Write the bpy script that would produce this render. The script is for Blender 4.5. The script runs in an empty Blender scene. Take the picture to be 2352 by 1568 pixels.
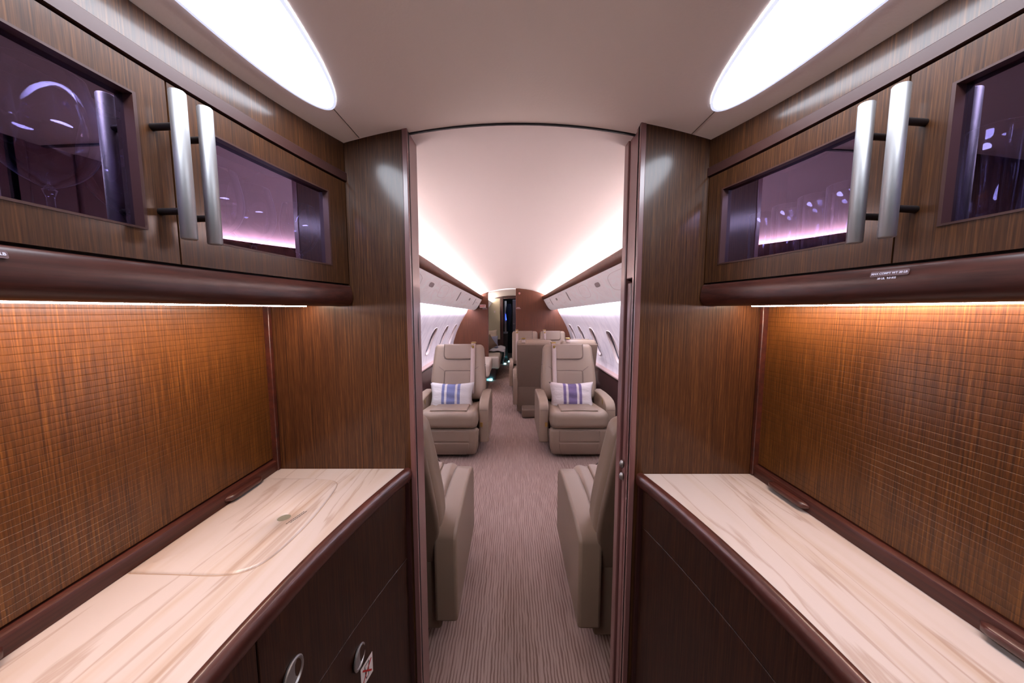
import bpy, bmesh, math, random
from mathutils import Vector, Matrix
random.seed(7)
PI = math.pi
C = bpy.context.scene.collection

# ------------------------------------------------------------------ materials
def srgb(r, g, b):
    f = lambda c: c / 12.92 if c <= .04045 else ((c + .055) / 1.055) ** 2.4
    return (f(r / 255), f(g / 255), f(b / 255), 1)

def newmat(name):
    m = bpy.data.materials.new(name); m.use_nodes = True
    nt = m.node_tree
    return m, nt, nt.nodes['Principled BSDF']

def nd(nt, t, **kw):
    n = nt.nodes.new(t)
    for k, v in kw.items(): setattr(n, k, v)
    return n

def plain(name, col, rough=.5, metal=0, coat=0, coat_rough=.1, spec=.5, bump=0, bscale=300):
    m, nt, b = newmat(name)
    b.inputs['Base Color'].default_value = col
    b.inputs['Roughness'].default_value = rough
    b.inputs['Metallic'].default_value = metal
    b.inputs['Coat Weight'].default_value = coat
    b.inputs['Coat Roughness'].default_value = coat_rough
    b.inputs['Specular IOR Level'].default_value = spec
    if bump:
        tc = nd(nt, 'ShaderNodeTexCoord'); n = nd(nt, 'ShaderNodeTexNoise'); bp = nd(nt, 'ShaderNodeBump')
        n.inputs['Scale'].default_value = bscale; n.inputs['Detail'].default_value = 3
        bp.inputs['Strength'].default_value = bump; bp.inputs['Distance'].default_value = .002
        nt.links.new(tc.outputs['Object'], n.inputs['Vector']); nt.links.new(n.outputs['Fac'], bp.inputs['Height'])
        nt.links.new(bp.outputs['Normal'], b.inputs['Normal'])
    return m

def streaks(name, stops, scale, rough=.45, coat=.5, coat_rough=.165, detail=4, fac2=None, bump=.1, dist=0, spec=.4):
    """noise stretched along an axis: wood grain, carpet lines, marble veins"""
    m, nt, b = newmat(name)
    tc = nd(nt, 'ShaderNodeTexCoord'); mp = nd(nt, 'ShaderNodeMapping'); n = nd(nt, 'ShaderNodeTexNoise'); cr = nd(nt, 'ShaderNodeValToRGB')
    mp.inputs['Scale'].default_value = scale
    n.inputs['Scale'].default_value = 1; n.inputs['Detail'].default_value = detail; n.inputs['Roughness'].default_value = .6
    n.inputs['Distortion'].default_value = dist
    L = nt.links.new
    L(tc.outputs['Object'], mp.inputs['Vector']); L(mp.outputs['Vector'], n.inputs['Vector']); L(n.outputs['Fac'], cr.inputs['Fac'])
    el = cr.color_ramp.elements
    el[0].position, el[0].color = stops[0]; el[1].position, el[1].color = stops[-1]
    for p, c in stops[1:-1]:
        e = el.new(p); e.color = c
    out = cr.outputs['Color']
    if fac2:
        n2 = nd(nt, 'ShaderNodeTexNoise'); mp2 = nd(nt, 'ShaderNodeMapping'); mx = nd(nt, 'ShaderNodeMix', data_type='RGBA', blend_type='MULTIPLY')
        cr2 = nd(nt, 'ShaderNodeValToRGB')
        mp2.inputs['Scale'].default_value = fac2[0]; n2.inputs['Scale'].default_value = 1; n2.inputs['Detail'].default_value = 2
        e = cr2.color_ramp.elements; e[0].position, e[0].color = .3, fac2[1]; e[1].position, e[1].color = .7, (1, 1, 1, 1)
        L(tc.outputs['Object'], mp2.inputs['Vector']); L(mp2.outputs['Vector'], n2.inputs['Vector']); L(n2.outputs['Fac'], cr2.inputs['Fac'])
        mx.inputs['Factor'].default_value = 1
        L(out, mx.inputs['A']); L(cr2.outputs['Color'], mx.inputs['B']); out = mx.outputs['Result']
    L(out, b.inputs['Base Color'])
    if bump:
        bp = nd(nt, 'ShaderNodeBump'); bp.inputs['Strength'].default_value = bump; bp.inputs['Distance'].default_value = .001
        L(n.outputs['Fac'], bp.inputs['Height']); L(bp.outputs['Normal'], b.inputs['Normal'])
    b.inputs['Roughness'].default_value = rough; b.inputs['Coat Weight'].default_value = coat
    b.inputs['Coat Roughness'].default_value = coat_rough; b.inputs['Specular IOR Level'].default_value = spec
    return m

def emit(name, col, strength):
    m, nt, b = newmat(name)
    b.inputs['Base Color'].default_value = (.8, .8, .8, 1)
    b.inputs['Emission Color'].default_value = col; b.inputs['Emission Strength'].default_value = strength
    return m

def glassy(name, tint, fac, gcol=(1, 1, 1, 1), rough=.0, fresnel=True):
    m, nt, b = newmat(name); nt.nodes.remove(b)
    out = nt.nodes['Material Output']; tr = nd(nt, 'ShaderNodeBsdfTransparent'); gl = nd(nt, 'ShaderNodeBsdfGlossy'); mx = nd(nt, 'ShaderNodeMixShader')
    tr.inputs['Color'].default_value = tint; gl.inputs['Color'].default_value = gcol; gl.inputs['Roughness'].default_value = rough
    L = nt.links.new
    if fresnel:
        lw = nd(nt, 'ShaderNodeLayerWeight'); lw.inputs['Blend'].default_value = .25
        ma = nd(nt, 'ShaderNodeMath', operation='MULTIPLY_ADD'); ma.inputs[1].default_value = 1 - fac; ma.inputs[2].default_value = fac
        L(lw.outputs['Fresnel'], ma.inputs[0]); L(ma.outputs[0], mx.inputs['Fac'])
    else:
        mx.inputs['Fac'].default_value = fac
    L(tr.outputs[0], mx.inputs[1]); L(gl.outputs[0], mx.inputs[2]); L(mx.outputs[0], out.inputs['Surface'])
    return m

M = {}
M['wood'] = streaks('wenge_veneer', [(.28, srgb(42, 23, 12)), (.46, srgb(66, 38, 17)), (.56, srgb(77, 46, 21)), (.74, srgb(102, 65, 31))],
                    (430, 430, 3.5), rough=.5, coat=.36, coat_rough=.16, fac2=((700, 700, 30), (.55, .47, .47, 1)), bump=.02, spec=.2)
M['wood_tam'] = streaks('amber_wenge_slats', [(.28, srgb(56, 30, 11)), (.46, srgb(84, 50, 17)), (.56, srgb(97, 59, 21)), (.74, srgb(124, 80, 30))],
                    (400, 400, 5), rough=.5, coat=.3, coat_rough=.2, fac2=((640, 640, 26), (.55, .45, .42, 1)), bump=.02, spec=.2)
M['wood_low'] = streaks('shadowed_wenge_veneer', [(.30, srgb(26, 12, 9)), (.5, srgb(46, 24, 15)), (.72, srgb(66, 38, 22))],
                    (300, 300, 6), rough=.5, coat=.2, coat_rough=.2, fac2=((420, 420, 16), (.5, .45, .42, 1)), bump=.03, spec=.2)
M['trimwood'] = streaks('mahogany_moulding', [(.3, srgb(44, 16, 11)), (.7, srgb(72, 30, 20))], (60, 6, 60), rough=.45, coat=.5, coat_rough=.16, bump=.02)
M['valwood'] = streaks('mahogany_valance', [(.3, srgb(46, 19, 15)), (.7, srgb(72, 34, 25))], (120, 6, 160), rough=.5, coat=.35, coat_rough=.25, bump=.02, spec=.2)
M['bulkwood'] = streaks('walnut_bulkhead', [(.3, srgb(60, 31, 18)), (.7, srgb(80, 44, 26))], (70, 70, 3), rough=.5, coat=.08, coat_rough=.25, bump=.02, spec=.2)
M['jamb'] = streaks('mauve_satin_jamb', [(.3, srgb(104, 70, 69)), (.7, srgb(118, 82, 80))], (160, 160, 3), rough=.32, coat=.35, coat_rough=.15, bump=0)
M['jambdark'] = plain('dark_edge_lacquer', srgb(52, 26, 26), .3, coat=.4)
M['black'] = plain('black_gap', (.004, .003, .004, 1), .6)
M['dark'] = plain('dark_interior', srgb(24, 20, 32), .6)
M['mould'] = plain('dark_soffit_moulding', srgb(58, 32, 28), .5, coat=.15, coat_rough=.3, spec=.3)
M['dado'] = plain('dark_dado_veneer', srgb(48, 26, 26), .35, coat=.3)
M['ceil'] = plain('cream_ultrasuede', srgb(246, 232, 220), .85, spec=.15, bump=.12, bscale=180)
M['ceil2'] = plain('cabin_headliner', srgb(238, 224, 217), .85, spec=.15, bump=.15, bscale=40)
M['steel'] = plain('brushed_steel', (.43, .425, .43, 1), .5, 1)
M['gun'] = plain('dark_metal_post', srgb(52, 46, 46), .4, .8)
M['brass'] = plain('antique_brass', srgb(165, 140, 85), .35, 1)
M['leather'] = plain('taupe_leather', srgb(128, 111, 95), .46, spec=.35, bump=.10, bscale=420)
M['leather2'] = plain('taupe_leather_panel', srgb(124, 107, 92), .46, spec=.35, bump=.10, bscale=420)
M['shell'] = plain('seat_back_leather', srgb(106, 90, 77), .6, spec=.25, bump=.1, bscale=420)
M['seam'] = plain('seam_thread', srgb(84, 68, 60), .7)
M['belt'] = plain('belt_webbing', srgb(186, 168, 160), .7, bump=.2, bscale=600)
M['cream'] = plain('cream_divan_fabric', srgb(216, 204, 190), .8)
M['creamwall'] = plain('cream_wall_panel', srgb(196, 194, 172), .7)
M['bluepillow'] = plain('blue_grey_linen', srgb(150, 158, 186), .85)
M['tanline'] = plain('tan_joint', srgb(150, 124, 104), .6)
M['tanpillow'] = plain('tan_linen', srgb(120, 104, 90), .85)
M['blanket'] = plain('pale_blue_blanket', srgb(214, 214, 226), .9, bump=.6, bscale=60)
M['white'] = plain('white_plastic', srgb(222, 214, 214), .4)
M['greyplastic'] = plain('grey_plastic', srgb(150, 140, 142), .5)
M['hole'] = plain('shadowed_hole', srgb(104, 100, 86), .6)
M['joint'] = plain('pale_joint', srgb(188, 174, 178), .5)
M['red'] = plain('red_ink', srgb(178, 40, 40), .5)
M['ink'] = plain('black_ink', srgb(20, 18, 18), .5)
M['mark'] = plain('white_ink', srgb(226, 220, 236), .5)
M['plq'] = plain('clear_placard', srgb(106, 82, 84), .35)
M['bluescreen'] = emit('blue_screen', (.05, .12, 1, 1), 3)
M['cyan'] = emit('cyan_floor_led', (.25, .85, 1, 1), 9)
M['hallmetal'] = plain('grey_hall_door', srgb(120, 112, 128), .35, .3)
M['navy'] = plain('navy_cloth', srgb(34, 40, 66), .9)
M['psu'] = streaks('pale_mottled_panel_added_glow', [(.35, srgb(226, 218, 220)), (.65, srgb(240, 234, 236))], (3, 5, 16), rough=.4, coat=.1, bump=0, dist=1.0)
M['psu'].node_tree.nodes['Principled BSDF'].inputs['Emission Color'].default_value = (1, .88, .93, 1); M['psu'].node_tree.nodes['Principled BSDF'].inputs['Emission Strength'].default_value = .2  # faint glow put into the panel material; bounced light leaves it too dark
M['side'] = streaks('pale_mottled_sidewall', [(.38, srgb(214, 208, 216)), (.5, srgb(226, 220, 226)), (.65, srgb(234, 228, 232))], (2.5, 8, 4), rough=.42, coat=.1, bump=0, dist=1.2)
M['pane'] = glassy('tinted_mirror_pane', (.50, .46, .72, 1), .3, (.74, .58, .98, 1), fresnel=False)
def angle_mix(m):
    nt = m.node_tree; L = nt.links.new; mx = nt.nodes['Mix Shader']
    lw = nd(nt, 'ShaderNodeLayerWeight'); lw.inputs['Blend'].default_value = .5
    pw = nd(nt, 'ShaderNodeMath', operation='POWER'); pw.inputs[1].default_value = 1.3; ma = nd(nt, 'ShaderNodeMath', operation='MULTIPLY_ADD', use_clamp=True); ma.inputs[1].default_value = 1.5; ma.inputs[2].default_value = .07
    L(lw.outputs['Facing'], pw.inputs[0]); L(pw.outputs[0], ma.inputs[0]); L(ma.outputs[0], mx.inputs['Fac'])
angle_mix(M['pane'])
M['glass'] = glassy('clear_glass', (.95, .95, .97, 1), .11)
def edge_white(m):  # paints grazing edges white in place of bright reflections in the glass
    nt = m.node_tree; L = nt.links.new; out = nt.nodes['Material Output']; src = out.inputs['Surface'].links[0].from_socket
    lw = nd(nt, 'ShaderNodeLayerWeight'); lw.inputs['Blend'].default_value = .5
    pw = nd(nt, 'ShaderNodeMath', operation='POWER'); pw.inputs[1].default_value = 4; mu = nd(nt, 'ShaderNodeMath', operation='MULTIPLY'); mu.inputs[1].default_value = .9
    df = nd(nt, 'ShaderNodeBsdfDiffuse'); df.inputs['Color'].default_value = (.85, .87, .95, 1); mx = nd(nt, 'ShaderNodeMixShader')
    L(lw.outputs['Facing'], pw.inputs[0]); L(pw.outputs[0], mu.inputs[0]); L(mu.outputs[0], mx.inputs['Fac'])
    L(src, mx.inputs[1]); L(df.outputs[0], mx.inputs[2]); L(mx.outputs[0], out.inputs['Surface'])
edge_white(M['glass'])
M['winpane'] = glassy('cabin_window_pane', (.17, .20, .22, 1), .06)
M['gasket'] = plain('dark_gasket', srgb(52, 52, 66), .6)
M['winframe'] = plain('window_reveal_plastic', srgb(168, 154, 152), .5)
M['ledge'] = plain('pink_grey_ledge', srgb(150, 124, 120), .4)
M['diffuser'] = emit('light_diffuser', (.82, .88, 1, 1), 25)
M['rim'] = emit('frosted_rim', (.62, .68, .95, 1), 1.0)
M['led'] = emit('counter_led', (1, .72, .70, 1), 45)
M['ledfill'] = emit('added_shutter_glow', (1, .72, .52, 1), 88)
M['cove'] = emit('cove_led', (1, .84, .88, 1), 135)
M['wash'] = emit('wash_led', (.90, .84, 1, 1), 115)
M['hallfill'] = emit('passage_fill_glow', (.8, .85, 1, 1), 6)
M['hallcove'] = emit('aft_cove_led', (1, .86, .78, 1), 90)

def marble():
    m, nt, b = newmat('cream_veined_marble'); L = nt.links.new
    tc = nd(nt, 'ShaderNodeTexCoord'); mp = nd(nt, 'ShaderNodeMapping')
    mp.inputs['Rotation'].default_value = (0, 0, .13); mp.inputs['Scale'].default_value = (14, 1.3, 1)
    n = nd(nt, 'ShaderNodeTexNoise'); n.inputs['Scale'].default_value = 1; n.inputs['Detail'].default_value = 3.5; n.inputs['Distortion'].default_value = 1.1
    cr = nd(nt, 'ShaderNodeValToRGB'); e = cr.color_ramp.elements
    e[0].position, e[0].color = .24, srgb(166, 142, 124); e[1].position, e[1].color = .50, srgb(178, 167, 163)
    x = e.new(.35); x.color = srgb(170, 153, 142); x = e.new(.42); x.color = srgb(175, 162, 155)
    L(tc.outputs['Object'], mp.inputs['Vector']); L(mp.outputs['Vector'], n.inputs['Vector']); L(n.outputs['Fac'], cr.inputs['Fac'])
    mp2 = nd(nt, 'ShaderNodeMapping'); mp2.inputs['Rotation'].default_value = (0, 0, .10); mp2.inputs['Scale'].default_value = (14, 1.1, 1); mp2.inputs['Location'].default_value = (3, 1, 0)
    n2 = nd(nt, 'ShaderNodeTexNoise'); n2.inputs['Scale'].default_value = 1; n2.inputs['Detail'].default_value = 6; n2.inputs['Distortion'].default_value = .7
    cr2 = nd(nt, 'ShaderNodeValToRGB'); e = cr2.color_ramp.elements
    e[0].position, e[0].color = .485, (1, 1, 1, 1); e[1].position, e[1].color = .53, (1, 1, 1, 1); x = e.new(.503); x.color = (.66, .54, .46, 1)
    L(tc.outputs['Object'], mp2.inputs['Vector']); L(mp2.outputs['Vector'], n2.inputs['Vector']); L(n2.outputs['Fac'], cr2.inputs['Fac'])
    mx = nd(nt, 'ShaderNodeMix', data_type='RGBA', blend_type='MULTIPLY'); mx.inputs['Factor'].default_value = .7
    L(cr.outputs['Color'], mx.inputs['A']); L(cr2.outputs['Color'], mx.inputs['B']); L(mx.outputs['Result'], b.inputs['Base Color'])
    b.inputs['Roughness'].default_value = .3; b.inputs['Coat Weight'].default_value = .2; b.inputs['Coat Roughness'].default_value = .15
    return m
M['marble'] = marble()

def carpet():
    m, nt, b = newmat('striped_wool_carpet'); L = nt.links.new
    tc = nd(nt, 'ShaderNodeTexCoord'); mp = nd(nt, 'ShaderNodeMapping'); mp.inputs['Scale'].default_value = (1, 1, 1)
    nz = nd(nt, 'ShaderNodeTexNoise'); nz.inputs['Scale'].default_value = 9; nz.inputs['Detail'].default_value = 3
    sub = nd(nt, 'ShaderNodeMath', operation='MULTIPLY_ADD'); sub.inputs[1].default_value = .014; sub.inputs[2].default_value = -.007
    sx = nd(nt, 'ShaderNodeSeparateXYZ'); ad = nd(nt, 'ShaderNodeMath', operation='ADD')
    L(tc.outputs['Object'], nz.inputs['Vector']); L(nz.outputs['Fac'], sub.inputs[0])
    L(tc.outputs['Object'], sx.inputs[0]); L(sx.outputs['X'], ad.inputs[0]); L(sub.outputs[0], ad.inputs[1])
    w = nd(nt, 'ShaderNodeMath', operation='MULTIPLY'); w.inputs[1].default_value = 2 * PI / .0125
    L(ad.outputs[0], w.inputs[0])
    sn = nd(nt, 'ShaderNodeMath', operation='SINE'); L(w.outputs[0], sn.inputs[0])
    cx = nd(nt, 'ShaderNodeCombineXYZ'); L(sx.outputs['X'], cx.inputs['X']); L(sx.outputs['Y'], cx.inputs['Y'])
    mp.inputs['Scale'].default_value = (150, 5.5, 1); L(cx.outputs[0], mp.inputs['Vector'])
    n2 = nd(nt, 'ShaderNodeTexNoise'); n2.inputs['Scale'].default_value = 1; n2.inputs['Detail'].default_value = 3; L(mp.outputs['Vector'], n2.inputs['Vector'])
    mm = nd(nt, 'ShaderNodeMath', operation='MULTIPLY_ADD'); mm.inputs[1].default_value = 5.0; mm.inputs[2].default_value = -2.5; L(n2.outputs['Fac'], mm.inputs[0])
    a2 = nd(nt, 'ShaderNodeMath', operation='ADD'); L(sn.outputs[0], a2.inputs[0]); L(mm.outputs[0], a2.inputs[1])
    cr = nd(nt, 'ShaderNodeValToRGB'); mr = nd(nt, 'ShaderNodeMapRange'); mr.inputs['From Min'].default_value = -1.2; mr.inputs['From Max'].default_value = 1.2
    L(a2.outputs[0], mr.inputs['Value']); L(mr.outputs[0], cr.inputs['Fac'])
    e = cr.color_ramp.elements; e[0].position, e[0].color = .15, srgb(112, 90, 80); e[1].position, e[1].color = .55, srgb(154, 133, 124)
    L(cr.outputs['Color'], b.inputs['Base Color']); b.inputs['Roughness'].default_value = .95; b.inputs['Specular IOR Level'].default_value = .1
    fb = nd(nt, 'ShaderNodeTexNoise'); fb.inputs['Scale'].default_value = 500; L(tc.outputs['Object'], fb.inputs['Vector'])
    bp = nd(nt, 'ShaderNodeBump'); bp.inputs['Strength'].default_value = .4; bp.inputs['Distance'].default_value = .003
    L(fb.outputs['Fac'], bp.inputs['Height']); L(bp.outputs['Normal'], b.inputs['Normal'])
    return m
M['carpet'] = carpet()

def stripes(name, base, stripe):
    m, nt, b = newmat(name); L = nt.links.new
    tc = nd(nt, 'ShaderNodeTexCoord'); sx = nd(nt, 'ShaderNodeSeparateXYZ'); ab = nd(nt, 'ShaderNodeMath', operation='ABSOLUTE')
    L(tc.outputs['Object'], sx.inputs[0]); L(sx.outputs['X'], ab.inputs[0])
    cr = nd(nt, 'ShaderNodeValToRGB'); cr.color_ramp.interpolation = 'CONSTANT'; mr = nd(nt, 'ShaderNodeMapRange'); mr.inputs['From Max'].default_value = .2
    L(ab.outputs[0], mr.inputs['Value']); L(mr.outputs[0], cr.inputs['Fac'])
    e = cr.color_ramp.elements; e[0].position, e[0].color = 0, stripe; e[1].position, e[1].color = .2, base
    x = e.new(.315); x.color = stripe; x = e.new(.45); x.color = base
    n = nd(nt, 'ShaderNodeTexNoise'); n.inputs['Scale'].default_value = 28; n.inputs['Detail'].default_value = 4; n.inputs['Distortion'].default_value = .6
    bp = nd(nt, 'ShaderNodeBump'); bp.inputs['Strength'].default_value = .5; bp.inputs['Distance'].default_value = .012
    mp = nd(nt, 'ShaderNodeMapping'); mp.inputs['Scale'].default_value = (.45, 1, 1.3)
    L(tc.outputs['Object'], mp.inputs['Vector']); L(mp.outputs['Vector'], n.inputs['Vector'])
    L(n.outputs['Fac'], bp.inputs['Height']); L(bp.outputs['Normal'], b.inputs['Normal'])
    L(cr.outputs['Color'], b.inputs['Base Color']); b.inputs['Roughness'].default_value = .9; b.inputs['Specular IOR Level'].default_value = .1
    return m
M['stripe_blue'] = stripes('blue_striped_linen', srgb(206, 202, 202), srgb(108, 114, 150))
M['stripe_purple'] = stripes('purple_striped_linen', srgb(204, 194, 192), srgb(98, 86, 118))

# ------------------------------------------------------------------ mesh helpers
class G:
    """collects geometry for ONE mesh"""
    def __init__(s): s.v = []; s.f = []; s.mi = []; s.cur = 0
    def add(s, vs, fs):
        o = len(s.v); s.v += [tuple(p) for p in vs]
        for f in fs: s.f.append([i + o for i in f]); s.mi.append(s.cur)
        return s
    def slot(s, i): s.cur = i; return s
    def box(s, x0, x1, y0, y1, z0, z1):
        vs = [(x, y, z) for x in (x0, x1) for y in (y0, y1) for z in (z0, z1)]
        return s.add(vs, [(0, 1, 3, 2), (4, 6, 7, 5), (0, 4, 5, 1), (2, 3, 7, 6), (0, 2, 6, 4), (1, 5, 7, 3)])
    def grid(s, rows, close=False, cap=False):
        n = len(rows[0]); vs = [p for r in rows for p in r]; fs = []
        for i in range(len(rows) - 1):
            for j in range(n if close else n - 1):
                k = (j + 1) % n
                fs.append((i * n + j, i * n + k, (i + 1) * n + k, (i + 1) * n + j))
        if cap: fs.append(tuple(range(n))[::-1]); fs.append(tuple((len(rows) - 1) * n + j for j in range(n)))
        return s.add(vs, fs)
    def cbox(s, f, sd, o0, o1, y0, y1, z0, z1, n=14):
        """box that follows the bowed plan curve x=f(y); offsets o0..o1 measured into the unit (sd=-1 left, +1 right)"""
        rows = []
        for i in range(n + 1):
            y = y0 + (y1 - y0) * i / n
            a, b = f(y) + sd * o0, f(y) + sd * o1
            rows.append([(a, y, z0), (b, y, z0), (b, y, z1), (a, y, z1)])
        return s.grid(rows, close=True, cap=True)
    def prof(s, f, sd, pts, y0, y1, n=24, closed=True):
        """profile pts (offset into unit, z) swept along the plan curve"""
        rows = []
        for i in range(n + 1):
            y = y0 + (y1 - y0) * i / n
            rows.append([(f(y) + sd * o, y, z) for o, z in pts])
        return s.grid(rows, close=closed, cap=closed)
    def tube(s, pts, r, n=10, cap=True):
        rows = []
        for i, p in enumerate(pts):
            p = Vector(p); a = Vector(pts[max(i - 1, 0)]); b = Vector(pts[min(i + 1, len(pts) - 1)])
            d = (b - a).normalized(); u = d.orthogonal().normalized() if i == 0 else (u - d * u.dot(d)).normalized()
            w = d.cross(u)
            rr = r[i] if isinstance(r, (list, tuple)) else r
            rows.append([p + (u * math.cos(2 * PI * k / n) + w * math.sin(2 * PI * k / n)) * rr for k in range(n)])
        return s.grid(rows, close=True, cap=cap)
    def lathe(s, prof, n=28, c=(0, 0, 0)):
        rows = [[(c[0] + r * math.cos(2 * PI * k / n), c[1] + r * math.sin(2 * PI * k / n), c[2] + z) for k in range(n)] for r, z in prof]
        return s.grid(rows, close=True)
    def extrude(s, poly, axis, a, b):
        """2D polygon -> prism; axis 'x': poly in (y,z); 'y': poly in (x,z); 'z': poly in (x,y)"""
        mk = {'x': lambda t, p: (t, p[0], p[1]), 'y': lambda t, p: (p[0], t, p[1]), 'z': lambda t, p: (p[0], p[1], t)}[axis]
        return s.grid([[mk(a, p) for p in poly], [mk(b, p) for p in poly]], close=True, cap=True)
    def rbox(s, c, h, r, fn=None, n=8):
        """rounded box (centre, half sizes, radius) with optional deform"""
        def ts(hh):
            q = max(hh - r, 0)
            edge = [q + r * math.tan(PI / 4 * k / 3) for k in range(1, 4)]
            mid = [-q + 2 * q * k / n for k in range(n + 1)]
            return [-e for e in edge[::-1]] + mid + edge
        T = [ts(h[k]) for k in range(3)]; key = {}; vs = []; fs = []
        def vid(p):
            inn = [max(-(h[k] - r), min(h[k] - r, p[k])) for k in range(3)]
            d = Vector([p[k] - inn[k] for k in range(3)])
            if d.length > 1e-9: d = d.normalized() * r
            q = [inn[k] + d[k] for k in range(3)]
            kk = tuple(round(a, 6) for a in q)
            if kk not in key:
                key[kk] = len(vs)
                q = tuple(q[k] + c[k] for k in range(3))
                vs.append(fn(*q) if fn else q)
            return key[kk]
        for ax in range(3):
            u, w = (ax + 1) % 3, (ax + 2) % 3
            for sg in (-1, 1):
                for i in range(len(T[u]) - 1):
                    for j in range(len(T[w]) - 1):
                        q = []
                        for a, b in ((i, j), (i + 1, j), (i + 1, j + 1), (i, j + 1)):
                            p = [0, 0, 0]; p[ax] = sg * h[ax]; p[u] = T[u][a]; p[w] = T[w][b]; q.append(vid(p))
                        if sg < 0: q = q[::-1]
                        q2 = []
                        for t in q:
                            if t not in q2: q2.append(t)
                        if len(q2) > 2: fs.append(q2)
        return s.add(vs, fs)

def link(name, g, mat, parent=None, origin=(0, 0, 0), smooth=35, bevel=0, seg=2):
    me = bpy.data.meshes.new(name)
    ox, oy, oz = origin
    me.from_pydata([(x - ox, y - oy, z - oz) for x, y, z in g.v], [], g.f); me.validate()
    mats = mat if isinstance(mat, (list, tuple)) else [mat]
    for m in mats: me.materials.append(M[m])
    if len(mats) > 1:
        for p, i in zip(me.polygons, g.mi): p.material_index = i
    bm = bmesh.new(); bm.from_mesh(me); bmesh.ops.recalc_face_normals(bm, faces=bm.faces); bm.to_mesh(me); bm.free()
    if smooth: 
        me.shade_smooth()
        me.set_sharp_from_angle(angle=math.radians(smooth))
    o = bpy.data.objects.new(name, me); C.objects.link(o)
    if parent is not None: o.parent = parent
    else: o.location = origin
    if bevel:
        b = o.modifiers.new('bevel', 'BEVEL'); b.width = bevel; b.segments = seg; b.limit_method = 'ANGLE'; b.angle_limit = math.radians(40)
    return o

def tag(o, label, cat, group=None):
    o['label'] = label; o['category'] = cat
    if group: o['group'] = group
    return o

class Thing:
    def __init__(s, name, label, cat, loc=(0, 0, 0), group=None):
        s.o = bpy.data.objects.new(name, None); s.o.empty_display_size = .05; C.objects.link(s.o); s.o.location = loc; s.loc = loc
        tag(s.o, label, cat, group)
    def part(s, name, g, mat, parent=None, label=None, **kw):
        """g is given in world coordinates"""
        o = link(name, g, mat, parent=parent or s.o, origin=s.loc, **kw)
        if label: o['label'] = label
        return o

def struct(name, g, mat, **kw):
    o = link(name, g, mat, **kw); o['kind'] = 'structure'; return o

def text_geo(body, size, mat3, extr=.0002, align='CENTER'):
    cu = bpy.data.curves.new('lettering', 'FONT'); cu.body = body; cu.size = size; cu.align_x = align; cu.align_y = 'CENTER'; cu.extrude = extr; cu.offset = size * .022
    o = bpy.data.objects.new('lettering', cu); C.objects.link(o)
    bpy.context.view_layer.update()
    me = o.evaluated_get(bpy.context.evaluated_depsgraph_get()).to_mesh()
    g = G(); g.add([mat3 @ v.co for v in me.vertices], [list(p.vertices) for p in me.polygons])
    bpy.data.objects.remove(o); bpy.data.curves.remove(cu)
    return g

def frame_mat(o, xdir, ydir):
    x = Vector(xdir).normalized(); y = Vector(ydir).normalized(); z = x.cross(y)
    return Matrix(((x[0], y[0], z[0], o[0]), (x[1], y[1], z[1], o[1]), (x[2], y[2], z[2], o[2]), (0, 0, 0, 1)))

# ------------------------------------------------------------------ camera
cam = bpy.data.objects.new('camera', bpy.data.cameras.new('camera')); C.objects.link(cam)
F = 775.
cam.data.sensor_width = 36; cam.data.lens = F / 2352 * 36; cam.data.clip_start = .01
yaw = math.atan(1 / F); pit = math.atan(72 / F)
cam.location = (0, 0, 1.35); cam.rotation_euler = (PI / 2 - pit, 0, -yaw)
bpy.context.scene.camera = cam

# ------------------------------------------------------------------ galley setting
XC = .022
def fL(y): return -.507 + .217 * (y - .3) ** 2
def fR(y): return .571 - .207 * (y - .25) ** 2
def cL(y): return -.366 + .24 * max(0, y - .3) ** 2
def cR(y): return .408 - .22 * max(0, y - .3) ** 2
FACE = {-1: fL, 1: fR}; COUNT = {-1: cL, 1: cR}
PY = {-1: .905, 1: .874}; JX = {-1: -.268, 1: .320}
SIDE = {-1: 'left', 1: 'right'}
Y0 = -.35; YB = -1.0; WALLX = .70
def zc(x): return 1.835 - .30 * (x - .02) ** 2

g = G(); g.box(-1.35, 1.35, YB - .1, 11, -.05, 0); struct('floor', g, 'carpet')

xs = [-.75 + 1.5 * i / 40 for i in range(41)]
g = G(); g.grid([[(x, YB, zc(x)) for x in xs], [(x, .928, zc(x)) for x in xs]]); struct('ceiling', g, 'ceil')
g = G(); g.grid([[(x, .925, zc(x) + .001) for x in xs], [(x, .9275, zc(x) - .003) for x in xs], [(x, .933, zc(x) - .003) for x in xs], [(x, .938, zc(x) + .02) for x in xs]])
struct('trim_1', g, 'black')
for k, x in enumerate((-.3865, .443)):
    g = G(); rows = []
    for y in (-.9, .9): rows.append([(x - .0012, y, zc(x) - .0006), (x, y, zc(x) - .0018), (x + .0012, y, zc(x) - .0006)])
    g.grid(rows); struct('trim_%d' % (k + 2), g, 'shell')
g = G(); g.box(-.8, .8, YB - .06, YB, 0, 1.9); struct('wall_rear', g, 'wood')

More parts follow.
